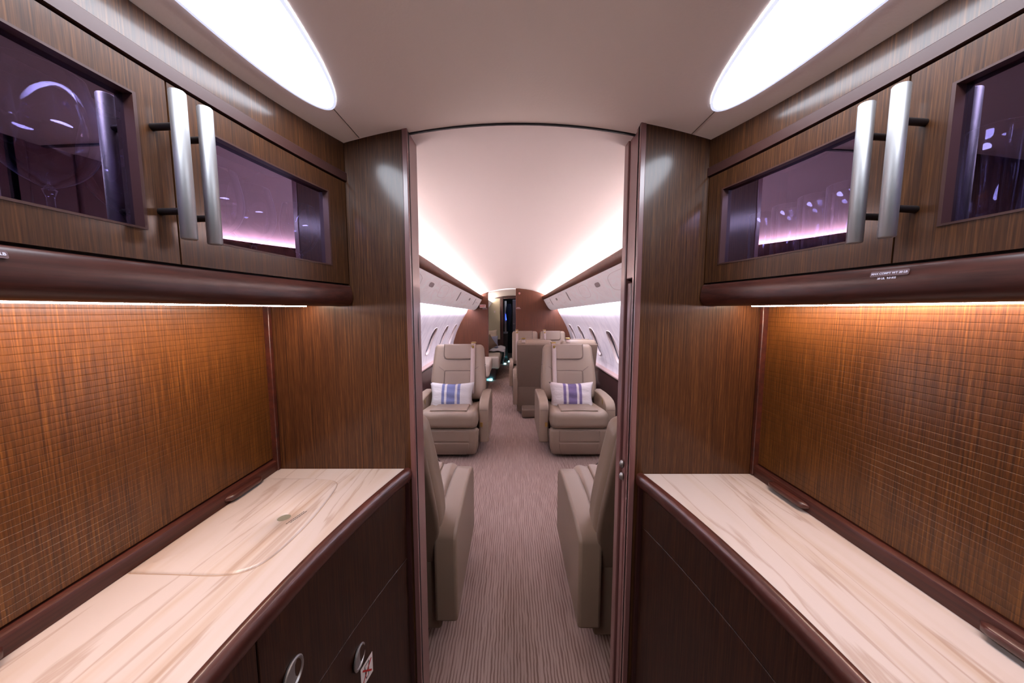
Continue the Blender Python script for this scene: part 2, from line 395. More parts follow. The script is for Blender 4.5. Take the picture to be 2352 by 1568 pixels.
# end panels + door jambs
for sd in (-1, 1):
    py, jx = PY[sd], JX[sd]
    a = jx
    g = G(); g.box(min(a, sd * 1.25), max(a, sd * 1.25), py, py + .02, 0, 1.9)
    w = struct('wall_front_' + SIDE[sd], g, 'wood')
    g = G()
    if sd < 0:
        g.box(jx - .03, jx, py + .003, 1.0, 0, 1.9)
        jl = struct('trim_jamb_left', g, 'jamb', bevel=.003)
        g = G(); g.box(jx - .02, jx + .0006, .922, .926, 0, 1.9); struct('trim_groove_left', g, 'black')
        # slim black finger slot in the jamb
        g = G(); rows = []
        for i in range(13):
            t = i / 12; w2 = .0045 * math.sin(PI * min(max(t, .02), .98)) + .0004
            z = 1.345 - .115 * t; rows.append([(jx + .0008, .970 - w2, z), (jx + .0008, .970 + w2, z)])
        g.grid(rows); link('finger_pull', g, 'black', parent=jl)
    else:
        g.box(jx, jx + .03, py + .003, py + .034, 0, 1.9)
        g.box(jx, jx + .03, .966, 1.0, 0, 1.9)
        g.box(jx + .004, jx + .03, py + .034, .966, 1.435, 1.9)
        struct('trim_jamb_right', g, 'jamb', bevel=.003)
        g = G(); g.box(jx + .045, jx + .06, py + .03, .97, 0, 1.44); struct('trim_slot_right', g, 'black')
        g = G(); g.box(jx + .006, jx + .045, .932, .958, .01, 1.425); d = struct('door_1', g, 'jamb', bevel=.003)
        for zz in (.905, .868):
            g = G(); g.lathe([(0, 0), (.006, .001), (.008, .004), (.007, .008), (.004, .011), (0, .012)], 16)
            g.v = [(jx + .006 - z, .944 + y, zz + x * 1.5) for x, y, z in g.v]
            pn = link('latch_pin', g, 'steel', parent=d); pn['label'] = 'domed steel latch pin'
    # dark edge strip where panel meets jamb
    g = G(); g.box(min(jx - sd * .0015, jx + sd * .012), max(jx - sd * .0015, jx + sd * .012), py - .0015, py + .009, 0, 1.9); struct('trim_edge_' + SIDE[sd], g, 'jamb', bevel=.0015)
    g = G(); g.box(min(jx - sd * .0004, jx + sd * .012), max(jx - sd * .0004, jx + sd * .012), py + .0092, py + .0125, 0, 1.9); struct('trim_shadow_' + SIDE[sd], g, 'black')
    # remainder of the bulkhead towards the fuselage, cabin side
    g = G(); g.box(min(jx + sd * .03, sd * 1.3), max(jx + sd * .03, sd * 1.3), .985, 1.0, 0, 1.95); struct('wall_cabin_front_' + SIDE[sd], g, 'bulkwood')
    g = G(); g.box(min(sd * WALLX, sd * (WALLX + .03)), max(sd * WALLX, sd * (WALLX + .03)), YB, py, 0, 1.9); struct('wall_' + SIDE[sd] + '_galley', g, 'dark')

# ------------------------------------------------------------------ ceiling lights
for sd, cx, lab in ((-1, -.388, 'long oval white ceiling light above the glass-fronted cabinet with wine glasses'),
                    (1, .438, 'long oval white ceiling light above the cabinet holding tumblers')):
    t = Thing('ceiling_light', lab, 'ceiling light', (cx, .39, zc(cx)), 'oval galley ceiling lights')
    a, b = .38, .065; n = 72
    ring = lambda s, dz: [(cx + b * s * math.cos(2 * PI * k / n), .39 + a * s ** .3 * math.sin(2 * PI * k / n), zc(cx + b * s * math.cos(2 * PI * k / n)) + dz) for k in range(n)]
    g = G(); g.grid([ring(.93, -.006), ring(.6, -.008), ring(.3, -.008), ring(.05, -.008)], close=True)
    t.part('diffuser', g, 'diffuser')
    g = G(); g.grid([ring(1.0, -.0005), ring(1.0, -.006), ring(.93, -.007), ring(.93, -.004)], close=True)
    t.part('rim', g, 'rim', label='frosted bluish rim of the oval light')

# ------------------------------------------------------------------ upper cabinets
def cyl_between(g, a, b, r, n=16): return g.tube([a, b], r, n)
for sd in (-1, 1):
    f = FACE[sd]; py = PY[sd]; side = SIDE[sd]
    lab = ('dark wood wall cabinet with glass doors holding wine glasses' if sd < 0 else 'dark wood wall cabinet with glass doors holding tumblers')
    t = Thing('wall_cabinet', lab, 'cabinet', (f(.3), .3, 1.36))
    ye = py - .001; split = .517 if sd < 0 else .503
    # soffit above the doors
    g = G(); rows = []
    for i in range(25):
        y = Y0 + (ye - Y0) * i / 24; x = f(y)
        rows.append([(x, y, 1.70), (x, y, zc(x) - .001), (x + sd * .03, y, zc(x) - .001), (x + sd * .03, y, 1.70)])
    g.grid(rows, close=True, cap=True); t.part('soffit', g, 'wood')
    g = G(); g.prof(f, sd, [(.0, 1.6795), (-.0035, 1.6805), (-.0035, 1.700), (-.001, 1.702), (.03, 1.702), (.03, 1.6795)], Y0, ye); t.part('moulding', g, 'mould', smooth=30)
    # interior
    g = G()
    g.box(min(sd * (WALLX - .005), sd * (WALLX - .012)), max(sd * (WALLX - .005), sd * (WALLX - .012)), Y0, ye, 1.41, 1.70)
    g.prof(f, sd, [(.03, 1.69), (.03, 1.70), (.19, 1.70), (.19, 1.69)], Y0, ye)
    t.part('carcass', g, 'dark')
    g = G(); rows = []
    for i in range(25):
        y = Y0 + (ye - Y0) * i / 24; a = f(y) + sd * .02; b = sd * (WALLX - .012)
        rows.append([(a, y, 1.416), (b, y, 1.416), (b, y, 1.43), (a, y, 1.43)])
    g.grid(rows, close=True, cap=True); t.part('shelf', g, 'dark')
    # valance: rounded bulging rail under the doors
    pts = [(.0, 1.4145), (-.004, 1.411), (-.007, 1.400), (-.0085, 1.388), (-.008, 1.378), (-.004, 1.369), (.004, 1.363), (.016, 1.360), (.040, 1.360), (.040, 1.4145)]
    g = G(); g.prof(f, sd, pts, Y0, ye - .003); t.part('valance', g, 'valwood', smooth=60)
    # underside board behind the valance and LED strip
    g = G(); rows = []
    for i in range(25):
        y = Y0 + (ye - Y0) * i / 24; a = f(y) + sd * .040; b = sd * (WALLX - .012)
        rows.append([(a, y, 1.3665), (b, y, 1.3665), (b, y, 1.3765), (a, y, 1.3765)])
    g.grid(rows, close=True, cap=True); t.part('underside_board', g, 'valwood')
    g = G(); g.prof(f, sd, [(.0405, 1.3620), (.0425, 1.3578), (.050, 1.3578), (.052, 1.3665), (.0405, 1.3665)], Y0 + .02, ye - .09)
    t.part('light_strip', g, 'led', label='glowing pink white light strip')
    g = G(); g.prof(f, sd, [(.084, 1.3640), (.096, 1.3640), (.096, 1.3665), (.084, 1.3665)], Y0 + .02, ye - .02)
    t.part('light_strip', g, 'ledfill', label='added amber glow strip that brightens the roll shutter')  # extra emitter behind the visible strip, added to light the slats more strongly
    # doors
    doors = [(.13, split - .0012), (split + .0012, ye - .004)]
    for di, (a, b) in enumerate(doors):
        ga = (.17, .477) if (sd < 0 and di == 0) else (.562, .846) if sd < 0 else (.15, .457) if di == 0 else (.548, .832)
        z0, z1, gz0, gz1 = 1.4185, 1.6765, 1.4595, 1.6375
        g = G()
        g.cbox(f, sd, -.0, .022, a, ga[0], z0, z1, 4); g.cbox(f, sd, 0, .022, ga[1], b, z0, z1, 4)
        g.cbox(f, sd, 0, .022, ga[0], ga[1], z0, gz0); g.cbox(f, sd, 0, .022, ga[0], ga[1], gz1, z1)
        d = t.part('door', g, 'wood')
        # slim chamfer bead round the opening
        g = G()
        for (p, q, u, w) in ((ga[0], ga[1], gz0, gz0 + .003), (ga[0], ga[1], gz1 - .003, gz1)): g.cbox(f, sd, -.0012, .012, p, q, u, w)
        for (p, q) in ((ga[0], ga[0] + .004), (ga[1] - .004, ga[1])): g.cbox(f, sd, -.0012, .012, p, q, gz0 + .003, gz1 - .003, 3)
        t.part('bead', g, 'mould', parent=d)
        g = G(); g.grid([[(f(y) + sd * .012, y, z) for z in (gz0 - .002, gz1 + .002)] for y in [ga[0] - .002 + (ga[1] - ga[0] + .004) * i / 14 for i in range(15)]])
        t.part('glass_pane', g, 'pane', parent=d, label='tinted reflective glass pane')
        yh = (.492, .530) if sd < 0 else (.478, .518)
        y = yh[di]; yp = y + (.003 if sd < 0 else .004)
        xb = f(y) - sd * .041
        g = G(); g.tube([(xb, y, 1.450), (xb, y, 1.4515), (xb, y, 1.6465), (xb, y, 1.648)], [.0085, .0095, .0095, .0085], 20)
        g.slot(1)
        for zz in (1.489, 1.603): g.tube([(f(yp), yp, zz), (xb + sd * .002, y, zz)], .0048, 12)
        t.part('handle', g, ['steel', 'gun'], parent=d, label='satin steel bar handle on dark posts')
    g = G(); g.cbox(f, sd, 0, .022, Y0, .128, 1.4185, 1.6765); t.part('end_board', g, 'wood')
    # weight placard
    if sd > 0:
        yc, zq, lines = .4985, 1.4035, ('MAX COMPT WT 20 LB', '20 LB,  9.0 KG')
    else:
        yc, zq, lines = .318, 1.4045, ('MAX COMPT WT 30 LB', '30 LB,  13.6 KG')
    xq = f(yc) - sd * .0072
    ydir = Vector((0, sd * -1, 0)); tang = Vector((f(yc + .01) - f(yc - .01), .02, 0)).normalized() * (-sd)
    up = Vector((-sd * -.22, 0, 1)).normalized()
    nrm = tang.cross(up)
    base = Vector((xq, yc, zq)) + nrm * .0008
    mt = frame_mat(base, tang, up)
    g = G(); hw, hh, r = .0235, .0042, .0018
    poly = []
    for cx2, cy2, a0 in ((hw - r, hh - r, 0), (-hw + r, hh - r, PI / 2), (-hw + r, -hh + r, PI), (hw - r, -hh + r, 1.5 * PI)):
        for k in range(5): poly.append((cx2 + r * math.cos(a0 + PI / 2 * k / 4), cy2 + r * math.sin(a0 + PI / 2 * k / 4)))
    g.add([mt @ Vector((p[0], p[1], 0)) for p in poly], [list(range(len(poly)))])
    pl = t.part('placard', g, 'plq', label='small grey placard with white lettering', smooth=0)
    g = text_geo(lines[0], .0042, frame_mat(base + nrm * .0004, tang, up))
    g2 = text_geo(lines[1], .0038, frame_mat(base - up * .0078 + nrm * .0016, tang, up)); g.add(g2.v, g2.f)
    t.part('lettering', g, 'mark', parent=pl, smooth=0)

# ------------------------------------------------------------------ glassware
def wine_glass(x, y, s, label):
    z = 1.4305
    t = Thing('wine_glass', label, 'wine glass', (x, y, z), 'wine glasses in the wall cabinet')
    R = .047 * s; k = s
    bowl = [(.004, .066), (.012, .070), (.026, .080), (.038, .096), (.0455, .116), (.0475, .136), (.0455, .158), (.041, .180), (.0375, .196)]
    for _ in range(2):
        nb = [bowl[0]]
        for p, q in zip(bowl, bowl[1:]): nb += [(p[0] * .75 + q[0] * .25, p[1] * .75 + q[1] * .25), (p[0] * .25 + q[0] * .75, p[1] * .25 + q[1] * .75)]
        bowl = nb + [bowl[-1]]
    pr = [(r * s, h * s) for r, h in bowl] + [((r - .0012) * s, h * s) for r, h in bowl[::-1][:-1]] + [(0.0005, .070 * s)]
    g = G(); g.lathe(pr, 56, (x, y, z)); t.part('bowl', g, 'glass', smooth=80)
    st = [(.034, 0), (.034, .001), (.010, .005), (.0042, .012), (.0034, .03), (.0034, .055), (.006, .064), (.004, .0655)]
    g = G(); g.lathe([(r * s, h * s) for r, h in st], 20, (x, y, z)); t.part('stem', g, 'glass', smooth=80)
for x, y, s, lab in ((-.572, .320, 1.0, 'large wine glass at the outer end of the left cabinet, cut by the frame edge'),
                     (-.568, .431, 1.04, 'large wine glass showing its whole bowl behind the nearer left pane'),
                     (-.598, .545, 1.0, 'wine glass half hidden by the stile with the two bar handles'),
                     (-.585, .690, .98, 'wine glass directly beside the bar handle in the pink reflection'),
                     (-.586, .785, .98, 'middle wine glass in the pink reflecting pane'),
                     (-.530, .866, .90, 'wine glass at the dark end of the pink reflecting pane')):
    wine_glass(x, y, s, lab)
def tumbler(x, y, label, h=.152):
    z = 1.4305; r = .0275
    pr = [(0.0005, .0), (r - .003, .0), (r - .0015, .002), (r, h * .97), (r - .0003, h), (r - .0018, h), (r - .0025, h * .95), (r - .004, .014), (.0005, .011)]
    g = G(); g.lathe(pr, 32); o = link('tumbler', g, 'glass', smooth=70); o.location = (x, y, z)
    tag(o, label, 'tumbler', 'tumblers in the wall cabinet')
for x, y, lab in ((.612, .845, 'tumbler nearest the end panel in the right cabinet front row'),
                  (.618, .780, 'second tumbler from the end panel in the front row'),
                  (.622, .715, 'third tumbler from the end panel in the front row'),
                  (.622, .650, 'fourth tumbler from the end panel in the front row'),
                  (.626, .588, 'tumbler just beside the bar handle behind the far right pane'),
                  (.630, .520, 'tumbler hidden behind the pair of right bar handles'),
                  (.624, .455, 'tumbler at the inner edge of the near right pane'),
                  (.622, .393, 'tumbler in the middle of the near right pane'),
                  (.622, .330, 'tumbler at the frame edge in the near right pane')):
    tumbler(x, y, lab)
for x, y, lab in ((.665, .81, 'back row tumbler closest to the end panel of the right cabinet'),
                  (.668, .745, 'back row tumbler second from the end panel of the right cabinet'),
                  (.668, .68, 'back row tumbler third from the end panel of the right cabinet'),
                  (.670, .615, 'back row tumbler fourth from the end panel of the right cabinet')):
    tumbler(x - .008, y, lab, .146)

# ------------------------------------------------------------------ tambour shutters (back of the worktops)
for sd in (-1, 1):
    py = PY[sd]; xb = sd * .655; lab = 'ribbed wooden roll shutter behind the %s marble worktop' % ('left' if sd < 0 else 'right')
    t = Thing('roll_shutter', lab, 'roll shutter', (xb, .3, .911))
    rows = []; z = .945; pitch = .0102 if sd < 0 else .0114
    prof = []
    while z < 1.366:
        prof += [(0, z), (-.0001, z + .0008), (-.00015, z + pitch * .5), (-.0001, z + pitch - .0008), (.0004, z + pitch - .0004)]
        z += pitch
    g = G(); g.grid([[(xb + sd * o, y, zz) for o, zz in prof] for y in (Y0, py - .012)])
    t.part('slats', g, 'wood_tam', smooth=0)
    g = G(); g.box(min(xb - sd * .014, xb + sd * .02), max(xb - sd * .014, xb + sd * .02), py - .0125, py - .0005, .911, 1.366); t.part('side_trim', g, 'trimwood', bevel=.002)
    g = G(); g.extrude([(xb - sd * .010, .9105), (xb - sd * .012, .934), (xb - sd * .010, .9385), (xb - sd * .004, .941), (xb + sd * .01, .941), (xb + sd * .01, .9105)], 'y', Y0, py - .0127)
    t.part('bottom_rail', g, 'valwood')
    for ya, yb in (((.722, .828), (.28, .39)) if sd < 0 else ((.692, .802), (.31, .425))):
        g = G(); rows = []; n = 14
        for i in range(n + 1):
            u = i / n; y = ya + (yb - ya) * u; q = max(0, 1 - abs(2 * u - 1) ** 8) ** .5
            d = .013 * q + .001; hgt = .0065 * (.35 + .65 * q)
            rows.append([(xb - sd * (.011 + d * cc), y, .9245 + hgt * ss) for cc, ss in ((0, -1), (.8, -1), (1, -.6), (1, .6), (.8, 1), (0, 1))])
        g.grid(rows, close=True, cap=True); t.part('pull', g, 'trimwood', label='rounded wooden finger pull', smooth=50)

# ------------------------------------------------------------------ worktops, sink cover, lower cabinets
for sd in (-1, 1):
    f = COUNT[sd]; py = PY[sd]; xb = sd * .668; side = SIDE[sd]
    ye = py - .0008
    lab = 'cream veined marble worktop with inset sink cover, on the left' if sd < 0 else 'plain cream veined marble worktop with no sink cover, on the right'
    t = Thing('worktop', lab, 'worktop', (sd * .5, .3, .885))
    rows = []
    for i in range(33):
        y = Y0 + (ye - Y0) * i / 32; a = f(y) + sd * .020
        rows.append([(a, y, .886), (xb, y, .886), (xb, y, .910), (a, y, .910)])
    g = G(); g.grid(rows, close=True, cap=True); t.part('marble_top', g, 'marble')
    pts = [(.021, .909), (.017, .9125), (.010, .9135), (.003, .910), (-.001, .902), (-.001, .892), (.001, .882), (.006, .876), (.021, .876)]
    g = G(); g.prof(f, sd, pts, Y0, ye, 32); t.part('edge_moulding', g, 'trimwood', smooth=60)
    # lower cabinet
    lab = 'dark lower cabinet with two round flush latches under the left worktop' if sd < 0 else 'dark latch-free lower cabinet under the right worktop'
    t = Thing('lower_cabinet', lab, 'cabinet', (f(.4), .4, 0))
    k = .012; zs = .655 if sd < 0 else .770
    rows = []
    for i in range(33):
        y = Y0 + (ye - Y0) * i / 32; a = f(y) + sd * (k + .012)
        rows.append([(a, y, 0.001), (xb, y, 0.001), (xb, y, .884), (a, y, .884)])
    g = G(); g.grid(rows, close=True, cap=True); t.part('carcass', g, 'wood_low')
    if sd < 0:
        panels = [('drawer', Y0, .449, zs + .001, .872), ('drawer', .452, ye - .012, zs + .001, .872), ('door', Y0, .449, .08, zs - .001), ('door', .452, ye - .012, .08, zs - .001)]
    else:
        panels = [('drawer', Y0, ye - .012, zs + .001, .872), ('door', Y0, ye - .012, .08, zs - .001)]
    made = []
    for nm, a, b, z0, z1 in panels:
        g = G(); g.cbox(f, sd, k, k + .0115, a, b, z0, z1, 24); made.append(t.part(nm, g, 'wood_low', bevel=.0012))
    g = G(); g.box(min(f(ye) + sd * .006, f(ye) + sd * .05), max(f(ye) + sd * .006, f(ye) + sd * .05), ye - .0115, ye, .002, .876); t.part('corner_post', g, 'jambdark')
    if sd < 0:
        for (yl, zl, pi) in ((.512, .742, 1), (.688, .577, 3)):
            x = f(yl) + sd * k
            g = G()
            g.lathe([(.026, 0), (.0262, .0025), (.024, .0042), (.0215, .004), (.0200, .0012), (.012, .0007), (.0, .0005)], 36)
            g.v = [(x - sd * z * 1.0, yl + xx, zl + yy) for xx, yy, z in g.v]
            lt = t.part('latch', g, 'steel', parent=made[pi], label='round flush steel latch')
        yl, zl = .712, .515; x = f(yl) + sd * (k - .0006); tg = Vector((f(yl + .01) - f(yl - .01), .02, 0)).normalized()
        mt = frame_mat((x, yl, zl), tg, (0, 0, 1))
        g = G(); g.add([mt @ Vector(p) for p in ((-.022, -.026, 0), (.022, -.026, 0), (.022, .026, 0), (-.022, .026, 0))], [(0, 1, 2, 3)])
        sk = t.part('sticker', g, 'white', parent=None, label='white warning sticker with a red cross', smooth=0)
        def stroke(g, a, b, w, dz):
            a, b = Vector((a[0], a[1], dz)), Vector((b[0], b[1], dz)); d = (b - a).normalized(); n2 = Vector((-d.y, d.x, 0)) * w
            g.add([mt @ p for p in (a + n2, a - n2, b - n2, b + n2)], [(0, 1, 2, 3)])
        g = G(); dz = .0004
        stroke(g, (-.008, .018), (-.004, -.016), .0011, dz); stroke(g, (.008, .018), (.004, -.016), .0011, dz); stroke(g, (-.008, .018), (.008, .018), .0011, dz); stroke(g, (-.004, -.016), (.004, -.016), .0011, dz)
        g.slot(1); stroke(g, (-.016, -.016), (.016, .016), .0018, dz * 2); stroke(g, (-.016, .016), (.016, -.016), .0018, dz * 2)
        t.part('symbol', g, ['ink', 'red'], parent=sk, smooth=0)

def smooth_poly(pts, it=3):
    for _ in range(it):
        q = []
        for i in range(len(pts)):
            a, b = pts[i], pts[(i + 1) % len(pts)]
            q += [(a[0] * .75 + b[0] * .25, a[1] * .75 + b[1] * .25), (a[0] * .25 + b[0] * .75, a[1] * .25 + b[1] * .75)]
        pts = q
    return pts
# sink cover outline (front corners rounded), finger hole, lettering dashes
front = [(-.640, .530), (-.565, .527), (-.50, .523), (-.462, .526), (-.437, .540), (-.424, .575), (-.420, .65), (-.424, .72), (-.432, .785), (-.440, .818), (-.456, .835), (-.48, .842), (-.55, .846), (-.640, .849)]
front = [(-.72, p[1]) if p[0] < -.6 else p for p in front]
front = [(max(-.6425, p[0]), p[1]) for p in smooth_poly(front, 3)]
t = Thing('sink_cover', 'marble sink cover with a round finger hole, set into the left worktop', 'sink cover', (-.53, .69, .910))
hc, hr = (-.482, .678), .0125
nn = 48
ctr = Vector(hc)
def ray_poly(ang):
    d = Vector((math.cos(ang), math.sin(ang))); best = None
    for i in range(len(front)):
        a, b = Vector(front[i]), Vector(front[(i + 1) % len(front)]); e = b - a
        den = d.x * e.y - d.y * e.x
        if abs(den) < 1e-9: continue
        w = a - ctr; tt = (w.x * e.y - w.y * e.x) / den; u = (w.x * d.y - w.y * d.x) / den
        if tt > 0 and -1e-6 <= u <= 1 + 1e-6 and (best is None or tt < best): best = tt
    return best
angs = sorted([math.atan2(p[1] - hc[1], p[0] - hc[0]) for p in front] + [-PI + 2 * PI * i / 120 for i in range(120)])
R = [ray_poly(a) for a in angs]
loop = lambda fn, z: [(hc[0] + fn(i) * math.cos(a), hc[1] + fn(i) * math.sin(a), z) for i, a in enumerate(angs)]
g = G(); g.grid([loop(lambda i: R[i], .9103), loop(lambda i: R[i] - .0008, .9118), loop(lambda i: R[i] - .0025, .9131), loop(lambda i: R[i] - .006, .9138), loop(lambda i: hr + (R[i] - hr) * .5, .9138), loop(lambda i: hr + .002, .9138), loop(lambda i: hr, .9124), loop(lambda i: hr * .96, .9106)], close=True)
t.part('cover', g, 'marble', smooth=60)
g = G(); g.grid([loop(lambda i: R[i] + .0016, .9102), loop(lambda i: R[i] - .0005, .9104)], close=True); t.part('gap', g, 'tanline')
g = G(); g.grid([loop(lambda i: hr * .985, .9116), loop(lambda i: hr * .6, .9107), loop(lambda i: .0002, .9105)], close=True)
t.part('finger_hole', g, 'hole', label='round finger hole in the cover')
g = G(); xa = Vector((.012, .05, 0)).normalized(); ya2 = Vector((-xa.y, xa.x, 0))
for row, (a0, n3) in enumerate(((0, 9), (.006, 8))):
    p = -.026 + a0
    for k in range(n3):
        w = random.uniform(.0035, .0062); o = Vector((-.455, .679, .9141)) + xa * p - ya2 * (row * .0045)
        g.add([o, o + xa * w, o + xa * w + ya2 * .0018, o + ya2 * .0018], [(0, 1, 2, 3)]); p += w + .0008
t.part('lettering', g, 'ink', label='two lines of tiny black lettering', smooth=0)

# ------------------------------------------------------------------ cabin shell
YC0, YC1 = .936, 6.40
def zs_(z, y): return z - .0145 * (y - 1.8) * min(1, max(0, z / 1.4))     # the cabin floor-to-ceiling line falls slightly aft
CE = [(0, 1.826), (.12, 1.822), (.24, 1.808), (.36, 1.786), (.46, 1.758), (.55, 1.727), (.63, 1.694), (.70, 1.660), (.76, 1.628)]
ce = [(-a, b) for a, b in CE[::-1]] + CE[1:]
def cabin_rows(pts, ys): return [[(XC + a, y, zs_(b, y)) for a, b in pts] for y in ys]
g = G(); g.grid(cabin_rows(ce, [YC0 + (YC1 - YC0) * i / 12 for i in range(13)])); struct('ceiling_cabin', g, 'ceil2', smooth=60)

WALL = [(.82, 1.64), (.83, 1.50), (.868, 1.37), (.93, 1.265), (.99, 1.155), (1.045, 1.035), (1.09, .915), (1.122, .80), (1.138, .70), (1.140, .655)]
cum = [0]
for a, b in zip(WALL, WALL[1:]): cum.append(cum[-1] + math.dist(a, b))
def wall_pt(s):
    s = min(max(s, 0), cum[-1])
    for i in range(len(cum) - 1):
        if s <= cum[i + 1]:
            t = (s - cum[i]) / (cum[i + 1] - cum[i]); p0 = WALL[max(i - 1, 0)]; p1, p2 = WALL[i], WALL[i + 1]; p3 = WALL[min(i + 2, len(WALL) - 1)]
            return tuple(p1[k] + (p2[k] - p1[k]) * t for k in (0, 1))
def wall_n(s):
    a, b = wall_pt(s - .03), wall_pt(s + .03); d = Vector((b[0] - a[0], b[1] - a[1])).normalized()
    return Vector((-d.y, d.x))     # outward (+x)
s_of_z = lambda z: min(((abs(wall_pt(cum[-1] * i / 400)[1] - z), cum[-1] * i / 400) for i in range(401)))[1]
WINY = [1.95, 2.75, 3.55, 4.35, 5.13, 5.93]
sw = s_of_z(.975); HW, HH, RR = .118, .192, .095
def rr_pts(n, hw, hh, r):
    out = []
    for k in range(n):
        a = 2 * PI * k / n
        c, s_ = math.cos(a), math.sin(a); p = 3.2
        out.append((hw * abs(c) ** (2 / p) * (1 if c >= 0 else -1), hh * abs(s_) ** (2 / p) * (1 if s_ >= 0 else -1)))
    return out
NW = 64
win_no = 1
for sd in (-1, 1):
    g = G()
    P3 = lambda y, s, off=0: (XC + sd * (wall_pt(s)[0] + off * wall_n(s).x), y, zs_(wall_pt(s)[1] + off * wall_n(s).y, y))
    edges = [YC0] + [(a + b) / 2 for a, b in zip(WINY, WINY[1:])] + [YC1]
    for i, wy in enumerate(WINY):
        ya, yb = edges[i], edges[i + 1]
        s0, s1 = sw - .34, cum[-1]
        inner = rr_pts(NW, HW, HH, RR)
        outer = []
        for (u, v) in inner:
            k = 1e9
            if u > 1e-9: k = min(k, (yb - wy) / u)
            if u < -1e-9: k = min(k, (ya - wy) / u)
            if v > 1e-9: k = min(k, (s1 - sw) / v)
            if v < -1e-9: k = min(k, (s0 - sw) / v)
            outer.append((u * k, v * k))
        # snap nearest points to the rectangle corners
        for cxx, cyy in ((yb - wy, s1 - sw), (ya - wy, s1 - sw), (ya - wy, s0 - sw), (yb - wy, s0 - sw)):
            j = min(range(NW), key=lambda q: (outer[q][0] - cxx) ** 2 + (outer[q][1] - cyy) ** 2); outer[j] = (cxx, cyy)
        rows = []
        for k in range(9):
            t = k / 8; rows.append([P3(wy + a[0] + (b[0] - a[0]) * t, sw + a[1] + (b[1] - a[1]) * t) for a, b in zip(inner, outer)])
        g.grid(rows, close=True)
        rows = [[P3(y, s) for s in [s0 * q / 6 for q in range(7)]] for y in (ya, (ya + yb) / 2, yb)]
        g.grid(rows)
    struct('wall_' + SIDE[sd], g, 'side', smooth=60)
    # window units
    for i, wy in enumerate(WINY):
        if wy < 3: continue
        t = bpy.data.objects.new('window_%d' % win_no, None); win_no += 1; C.objects.link(t); t['kind'] = 'structure'
        t.location = P3(wy, sw); loc = tuple(t.location)
        ring = lambda k, off: [P3(wy + u * k, sw + v * k, off) for u, v in rr_pts(NW, HW, HH, RR)]
        g = G(); g.grid([ring(1.03, .001), ring(1.01, -.004), ring(.98, -.003), ring(.95, .008), ring(.92, .020), ring(.90, .026)], close=True)
        link('window_frame', g, 'winframe', parent=t, origin=loc, smooth=60)
        g = G(); g.grid([ring(.92, .0245), ring(.85, .0255), ring(.83, .034)], close=True)
        link('window_gasket', g, 'gasket', parent=t, origin=loc)
        g = G(); g.grid([ring(.9, .030), ring(.5, .030), ring(.02, .030)], close=True)
        link('window_pane', g, 'winpane', parent=t, origin=loc)
    # ledge + dado
    LD = [(1.140, .658), (1.10, .655), (1.085, .648), (1.083, .635), (1.10, .628)]
    g = G(); g.grid([[(XC + sd * a, y, zs_(b, y)) for a, b in LD] for y in (YC0, 2.5, 4.5, YC1)]); struct('trim_ledge_' + SIDE[sd], g, 'ledge', smooth=50)
    DD = [(1.10, .63), (1.09, .60), (1.09, .30), (1.06, .0)]
    g = G(); g.grid([[(XC + sd * a, y, zs_(b, y)) for a, b in DD] for y in (YC0, 2.5, 4.5, YC1)]); struct('baseboard_' + SIDE[sd], g, 'dado')
    # thin panel joint lines under the windows
    g = G()
    for zz in (.80, .735):
        s = s_of_z(zz); rows = [[P3(y, s - .0012, -.0012), P3(y, s + .0012, -.0012)] for y in [1.2 + 5.1 * k / 30 for k in range(31)] if True]
        ok = []
        for k in range(30):
            ym = 1.2 + 5.1 * (k + .5) / 30
            if min(abs(ym - w) for w in WINY) > .20: g.grid(rows[k:k + 2])
    struct('trim_joint_' + SIDE[sd], g, 'joint')

